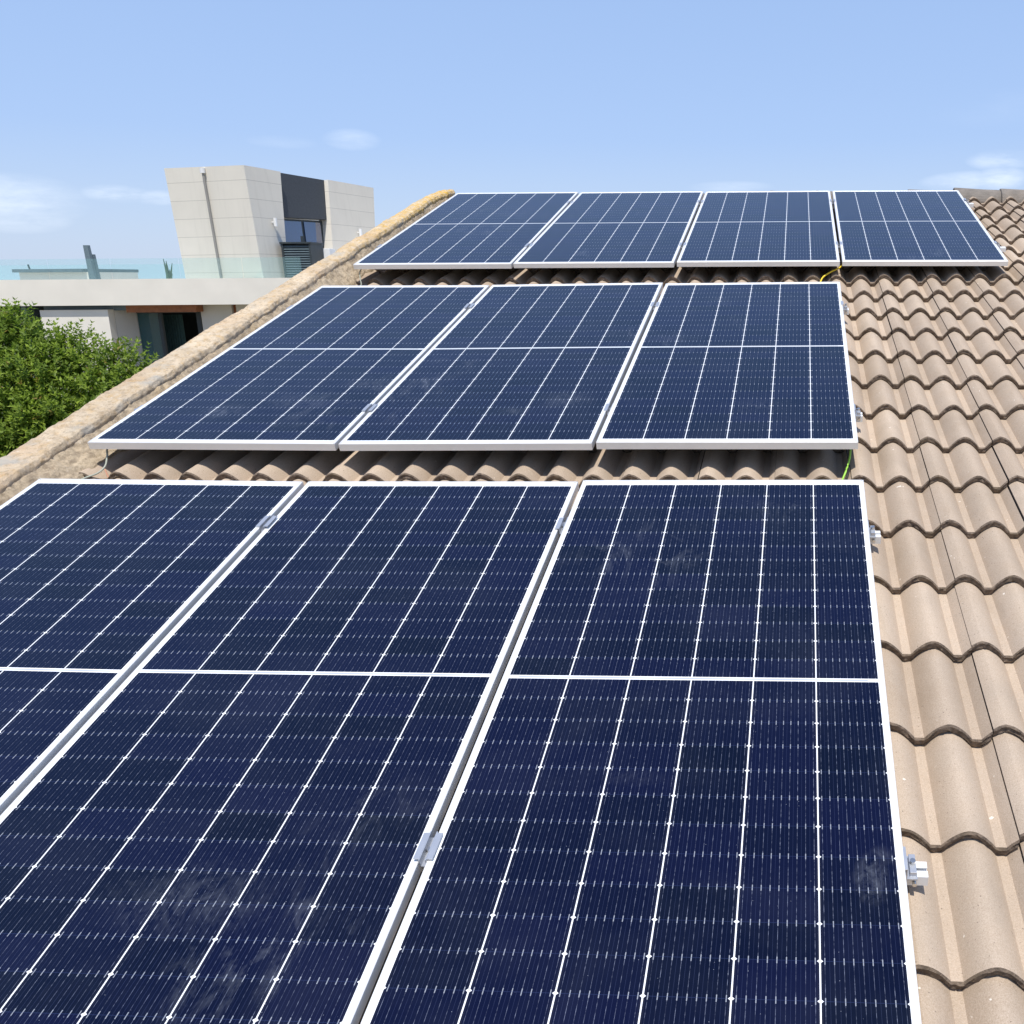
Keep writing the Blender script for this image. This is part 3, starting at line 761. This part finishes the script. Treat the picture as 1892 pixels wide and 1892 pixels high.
# rain pipe down the tower front
p0, p1 = on_vplane(376, 311, pc_t, dirL), on_vplane(411, 514, pc_t, dirL)
bm = bmesh.new(); cyl(bm, p0-FW*.05, p1-FW*.05, .024, 10); vpart('rain_pipe', bm, plain('pipe', (.27, .26, .24), .6))
bm = bmesh.new(); cyl(bm, p0-FW*.05, p0-FW*.05+Vector((0, 0, -.10)), .05, 12); vpart('pipe_outlet', bm, WHITEP)
# cylindrical wall lamps
for (x, y) in ((503, 411), (661, 430)):
    c_ = on_R(x, y)+nR*.075; bm = bmesh.new(); cyl(bm, c_-UP*.085, c_+UP*.085, .036, 16); cyl(bm, c_, c_-nR*.08, .015, 8); lamp = vpart('wall_lamp', bm, WHITEP, None, False)
# things on the terrace
TZ = zt - .30
def tpos(x, D): return A(x, D)
bm = bmesh.new(); Dp = D0+2.2; c0 = on_R(556, 480)
# dark louvred unit beside the tower
uo = empty('louvred_cabinet', W3(A(552, D0+1.2), D0+1.2, TZ)); bpy.context.view_layer.update()
Dl = D0+.9; l0, l1 = A(527, Dl), A(581, Dl); zt1 = Z(447, Dl, 550)
bm = bmesh.new()
bbox(bm, l0, l0+.04, Dl, Dl+.6, TZ, zt1-.04); bbox(bm, l1-.04, l1, Dl, Dl+.6, TZ, zt1-.04); bbox(bm, l0+.04, l1-.04, Dl+.56, Dl+.6, TZ, zt1-.04)
c1 = link('cabinet_body', bm, DARKM)
bm = bmesh.new(); bbox(bm, l0-.02, l1+.02, Dl-.02, Dl+.62, zt1-.037, zt1, .005); c2 = link('cabinet_lid', bm, DARKM)
bm = bmesh.new(); z = TZ+.03
while z < zt1-.08:
    prism(bm, [W3(l0+.042, Dl+.01, z), W3(l1-.042, Dl+.01, z), W3(l1-.042, Dl+.05, z+.035), W3(l0+.042, Dl+.05, z+.035)], UP*.008); z += .05
c3 = link('louvres', bm, SLATE)
bm = bmesh.new(); cyl(bm, W3((l0+l1)/2+.02, Dl+.3, zt1), W3((l0+l1)/2+.02, Dl+.3, zt1+.13), .03, 10); c4 = link('flue', bm, DARKM)
for c_ in (c1, c2, c3, c4): c_.parent = uo; c_.matrix_parent_inverse = uo.matrix_world.inverted()
tag(uo, 'dark louvred cabinet with a flat lid beside the tower window', 'cabinet')
# white air conditioner
ac = empty('air_conditioner', W3(A(600, D0+1.6), D0+1.6, TZ)); bpy.context.view_layer.update()
Da = D0+1.5; a_0, a_1 = A(584, Da), A(615, Da)
bm = bmesh.new(); bbox(bm, a_0, a_1, Da, Da+.3, TZ, Z(459, Da, 600), .015); c1 = link('casing', bm, WHITEP)
bm = bmesh.new()
for i in range(9): zz = TZ+.08+i*.06; bbox(bm, a_0+.12, a_1-.06, Da-.006, Da-.001, zz, zz+.02)
c2 = link('grille', bm, DARKM)
for c_ in (c1, c2): c_.parent = ac; c_.matrix_parent_inverse = ac.matrix_world.inverted()
tag(ac, 'white air conditioner box right of the dark louvred cabinet', 'air conditioner')
# low shed with dark flat roof, and the tall folded panel beside it
sh = empty('garden_shed', W3(A(100, D0+5), D0+5, TZ)); bpy.context.view_layer.update()
Ds = D0+4.5
bm = bmesh.new(); bbox(bm, A(38, Ds), A(165, Ds), Ds, Ds+2, TZ-.3, Z(503, Ds, 100)-.002); c1 = link('shed_wall', bm, LGREY)
bm = bmesh.new(); bbox(bm, A(34, Ds), A(163, Ds), Ds-.15, Ds+2.1, Z(503, Ds, 100), Z(497, Ds, 100)); c2 = link('shed_roof', bm, SLATE)
bm = bmesh.new(); cyl(bm, W3(A(43, Ds), Ds+.3, Z(497, Ds, 100)), W3(A(41, Ds), Ds+.3, Z(488, Ds, 100)), .02, 8); c3 = link('vent_pipe', bm, DARKM)
for c_ in (c1, c2, c3): c_.parent = sh; c_.matrix_parent_inverse = sh.matrix_world.inverted()
tag(sh, 'low shed with dark flat roof on the terrace behind the glass', 'shed')
fp = empty('folded_screen', W3(A(168, D0+3), D0+3, TZ)); bpy.context.view_layer.update()
Df = D0+3.6; cs = []
for (xt0, xt1, yt, xb0, xb1, dd) in ((153, 161, 453, 163, 175, 0), (164, 171, 470, 170, 181, .12)):
    bm = bmesh.new(); zz = Z(516, Df+dd, 160)-.4
    prism(bm, [W3(A(xt0, Df+dd, yt), Df+dd, Z(yt, Df+dd, 160)), W3(A(xt1, Df+dd, yt), Df+dd, Z(yt, Df+dd, 160)), W3(A(xb1, Df+dd, 512)+.03, Df+dd, zz), W3(A(xb0, Df+dd, 512)+.03, Df+dd, zz)], FW*.10); cs.append(link('screen_leaf', bm, SLATE))
for c_ in cs: c_.parent = fp; c_.matrix_parent_inverse = fp.matrix_world.inverted()
tag(fp, 'tall narrow dark folded screen rising above the terrace glass', 'screen')
# small potted agave-like plant
pl = empty('terrace_plant', W3(A(311, D0+2), D0+2, TZ)); bpy.context.view_layer.update()
LEAFD = plain('dark_leaf', (.05, .09, .05), .6, var=.3)
bm = bmesh.new(); Dq = D0+2
for i in range(9):
    t = i/8; a = A(302+6*t, Dq, 480); base_ = W3(A(311, Dq)+.02*math.sin(i*2), Dq+.05*math.cos(i*3), TZ+.1)
    tip = W3(A(301+1.6*i, Dq, 485)+.02, Dq+.05*math.sin(i), Z(478+(i % 4)*7+i, Dq)); cyl(bm, base_, tip, .045, 5, .006)
c1 = link('leaves', bm, LEAFD); bm = bmesh.new(); cyl(bm, W3(A(311, Dq), Dq, TZ), W3(A(311, Dq), Dq, TZ+.16), .10, 14, .13); c2 = link('pot', bm, WHITEP)
for c_ in (c1, c2): c_.parent = pl; c_.matrix_parent_inverse = pl.matrix_world.inverted()
tag(pl, 'small spiky dark plant behind the terrace glass near the tower', 'plant')
# glass balustrades: front run and the far run of the terrace
def balustrade(D, y_top, joints, lab, xr):
    bl = empty('glass_balustrade', W3(A(150, D), D, zt)); bpy.context.view_layer.update()
    zz = Z(y_top, D); xs = joints; kids = []
    for p, q in zip(xs, xs[1:]):
        bm = bmesh.new(); bbox(bm, A(p, D)+.008, A(q, D)-.008, D, D+.012, zt-.28, zz); kids.append(link('glass_pane', bm, BGLASS))
    bm = bmesh.new(); bbox(bm, A(xs[0], D), A(xs[-1], D), D-.03, D+.04, zt-.30, zt-.24); kids.append(link('base_channel', bm, DARKM))
    for c_ in kids: c_.parent = bl; c_.matrix_parent_inverse = bl.matrix_world.inverted()
    tag(bl, lab, 'balustrade')
balustrade(D0+.25, 477, [-420, -290, -160, -30, 93, 209, 335, 451, 560], 'clear glass balustrade along the front edge of the white terrace', 0)
balustrade(D0+7.5, 488, [-420, -300, -180, -60, 45, 190, 314, 420], 'greenish glass balustrade along the far edge of the white terrace', 0)

# ---------------------------------------------------------------- tree
b = NB('leaf_green')
at = N(b.t, 'ShaderNodeVertexColor'); at.layer_name = 'tint'; sp = N(b.t, 'ShaderNodeSeparateColor'); b.l(at.outputs[0], sp.inputs[0])
c = b.mix(sp.outputs[0], (.085, .145, .02), (.31, .41, .05)); c = b.mix(b.math('MULTIPLY', GT(sp.outputs[1], .94) if False else b.math('GREATER_THAN', sp.outputs[1], .94), .7), c, (.28, .16, .04))
b.set('Base Color', c); b.set('Roughness', .55); b.set('Specular IOR Level', .35)
tl = N(b.t, 'ShaderNodeBsdfTranslucent'); b.l(b.mix(.4, c, (.30, .48, .05)), tl.inputs[0]); mx = N(b.t, 'ShaderNodeMixShader'); mx.inputs[0].default_value = .40
b.l(b.p.outputs[0], mx.inputs[1]); b.l(tl.outputs[0], mx.inputs[2]); b.l(mx.outputs[0], b.out.inputs[0]); LEAF = b.m
DTR = 11.0
ctr = PX_(60, 760, DTR); base_p = Vector((ctr.x-.3, ctr.y+.3, 0))
tree = empty('leafy_tree', base_p); bpy.context.view_layer.update()
tag(tree, 'dense bright green leafy tree beyond the verge, in front of the modern house', 'tree')
bm = bmesh.new(); limbs = []
def limb(p0, p1, r0, r1, seg=9):
    pts = []; n_ = 6
    for i in range(n_+1):
        t = i/n_; pts.append((p0.lerp(p1, t) + Vector((nz(p0.x+t*3, 1, 2), nz(p0.y+t*3, 5, 2), 0))*.10*math.sin(math.pi*t), r0+(r1-r0)*t))
    for (a, ra), (c_, rc) in zip(pts, pts[1:]): cyl(bm, a, c_+(c_-a)*.05, ra, seg, rc)
# crown blobs: (photo x, y, depth, radius)
BL = [(40, 640, 11.0, .42), (95, 700, 10.8, .48), (20, 720, 10.6, .5), (150, 665, 11.0, .36), (205, 660, 11.1, .33), (228, 700, 10.9, .30), (180, 725, 10.7, .40), (60, 800, 10.5, .55), (120, 770, 10.5, .45),
      (-60, 680, 11.1, .55), (-40, 790, 10.6, .55), (0, 850, 10.4, .55), (-130, 740, 11.2, .6), (160, 850, 10.8, .5), (60, 900, 10.6, .6), (-90, 900, 10.8, .7), (250, 730, 11.2, .26), (50, 610, 11.2, .22), (135, 625, 11.1, .20), (240, 650, 11.2, .22),
      (80, 740, 11.9, .75), (0, 780, 12.1, .85), (180, 790, 11.8, .6), (-120, 840, 12, .8), (200, 930, 11.5, .6), (60, 1000, 11.2, .8), (-80, 1010, 11.2, .8),
      (8, 600, 11.0, .22), (30, 585, 11.1, .10), (118, 608, 11.05, .12)]
blobs = [(PX_(x, y+(20 if x > 60 else 6), D), r*.95) for x, y, D, r in BL]
trunk_top = PX_(40, 900, 11.6)
limb(base_p, trunk_top, .17, .11)
for (c_, r) in blobs: limb(trunk_top + Vector((0, 0, -.3*random.random())), c_, .05, .012, 6)
tw = []
o = link('trunk', bm, TREEB, None, True); o.parent = tree; o.matrix_parent_inverse = tree.matrix_world.inverted()
bm = bmesh.new(); lay = bm.loops.layers.color.new('tint')
def leaf(bm, p, d, n_, L, W, t, g):
    s = d.cross(n_).normalized(); n2 = s.cross(d).normalized()
    a = bm.verts.new(p); b1 = bm.verts.new(p+d*L*.45+s*W*.5+n2*L*.05); c1 = bm.verts.new(p+d*L-n2*L*.10); d1 = bm.verts.new(p+d*L*.45-s*W*.5+n2*L*.05)
    f = bm.faces.new((a, b1, c1, d1))
    for lp in f.loops: lp[lay] = (t, g, 0, 1)
def rnd(): 
    v = Vector((random.gauss(0, 1), random.gauss(0, 1), random.gauss(0, 1))); return v.normalized()
def sprig(p, ax, L, big, t):
    # a shoot with a few whorls of leaves that open out from it
    n_ = max(2, int(L/.034)); side = ax.cross(rnd()).normalized(); up_ = side.cross(ax); k = 0
    for i in range(n_):
        q = p + ax*L*(i/n_); g = random.random(); a0_ = random.random()*6.28
        for s_ in range(3):
            an = a0_ + s_*2.09 + random.uniform(-.4, .4); rad = side*math.cos(an)+up_*math.sin(an)
            d = (ax*random.uniform(.35, .8) + rad + Vector((0, 0, .15))).normalized()
            leaf(bm, q, d, (ax*.6+Vector((0, 0, .6))+rnd()*.25).normalized(), big*random.uniform(.7, 1.15), big*.48, min(1, max(0, t+random.uniform(-.25, .25))), g)
    for s_ in range(3):
        an = s_*2.09; rad = side*math.cos(an)+up_*math.sin(an)
        leaf(bm, p+ax*L, (ax+rad*.7).normalized(), (rad*-.4+ax).normalized(), big*.9, big*.4, min(1, t+.25), 0)
for (c_, r) in blobs:
    inner = (c_-CW).dot(FW) > 11.7
    cnt = int(330*(r/.45)**2) if not inner else int(170*(r/.45)**2)
    for i in range(cnt):
        dr_ = rnd()
        if dr_.dot(FW) > .35 and random.random() < .75: dr_ = -dr_
        lump = 1 + .30*noise.noise(dr_*2.4 + c_*.9)
        rr = r*lump*(random.random()**.45)
        p = c_ + dr_*rr
        ax = (dr_*.9 + Vector((0, 0, .55)) + rnd()*.6).normalized()
        t = .30 + .55*random.random()
        sprig(p, ax, random.uniform(.06, .14), random.uniform(.045, .072), t)
# the thin bare-ish sprays that stand clear of the crown
for (x, y, L, an) in ((150, 640, .28, .15), (158, 610, .20, -.3), (160, 600, .17, .5), (172, 612, .16, .9), (150, 604, .13, -.7), (30, 600, .16, .1), (215, 640, .14, .3), (128, 612, .16, -.3), (60, 610, .15, .5)):
    p = PX_(x, y+22, 11.0); ax = (RT*math.sin(an)+UP*math.cos(an)).normalized(); sprig(p, ax, L, .05, .35)
o = link('crown', bm, LEAF); o.parent = tree; o.matrix_parent_inverse = tree.matrix_world.inverted()
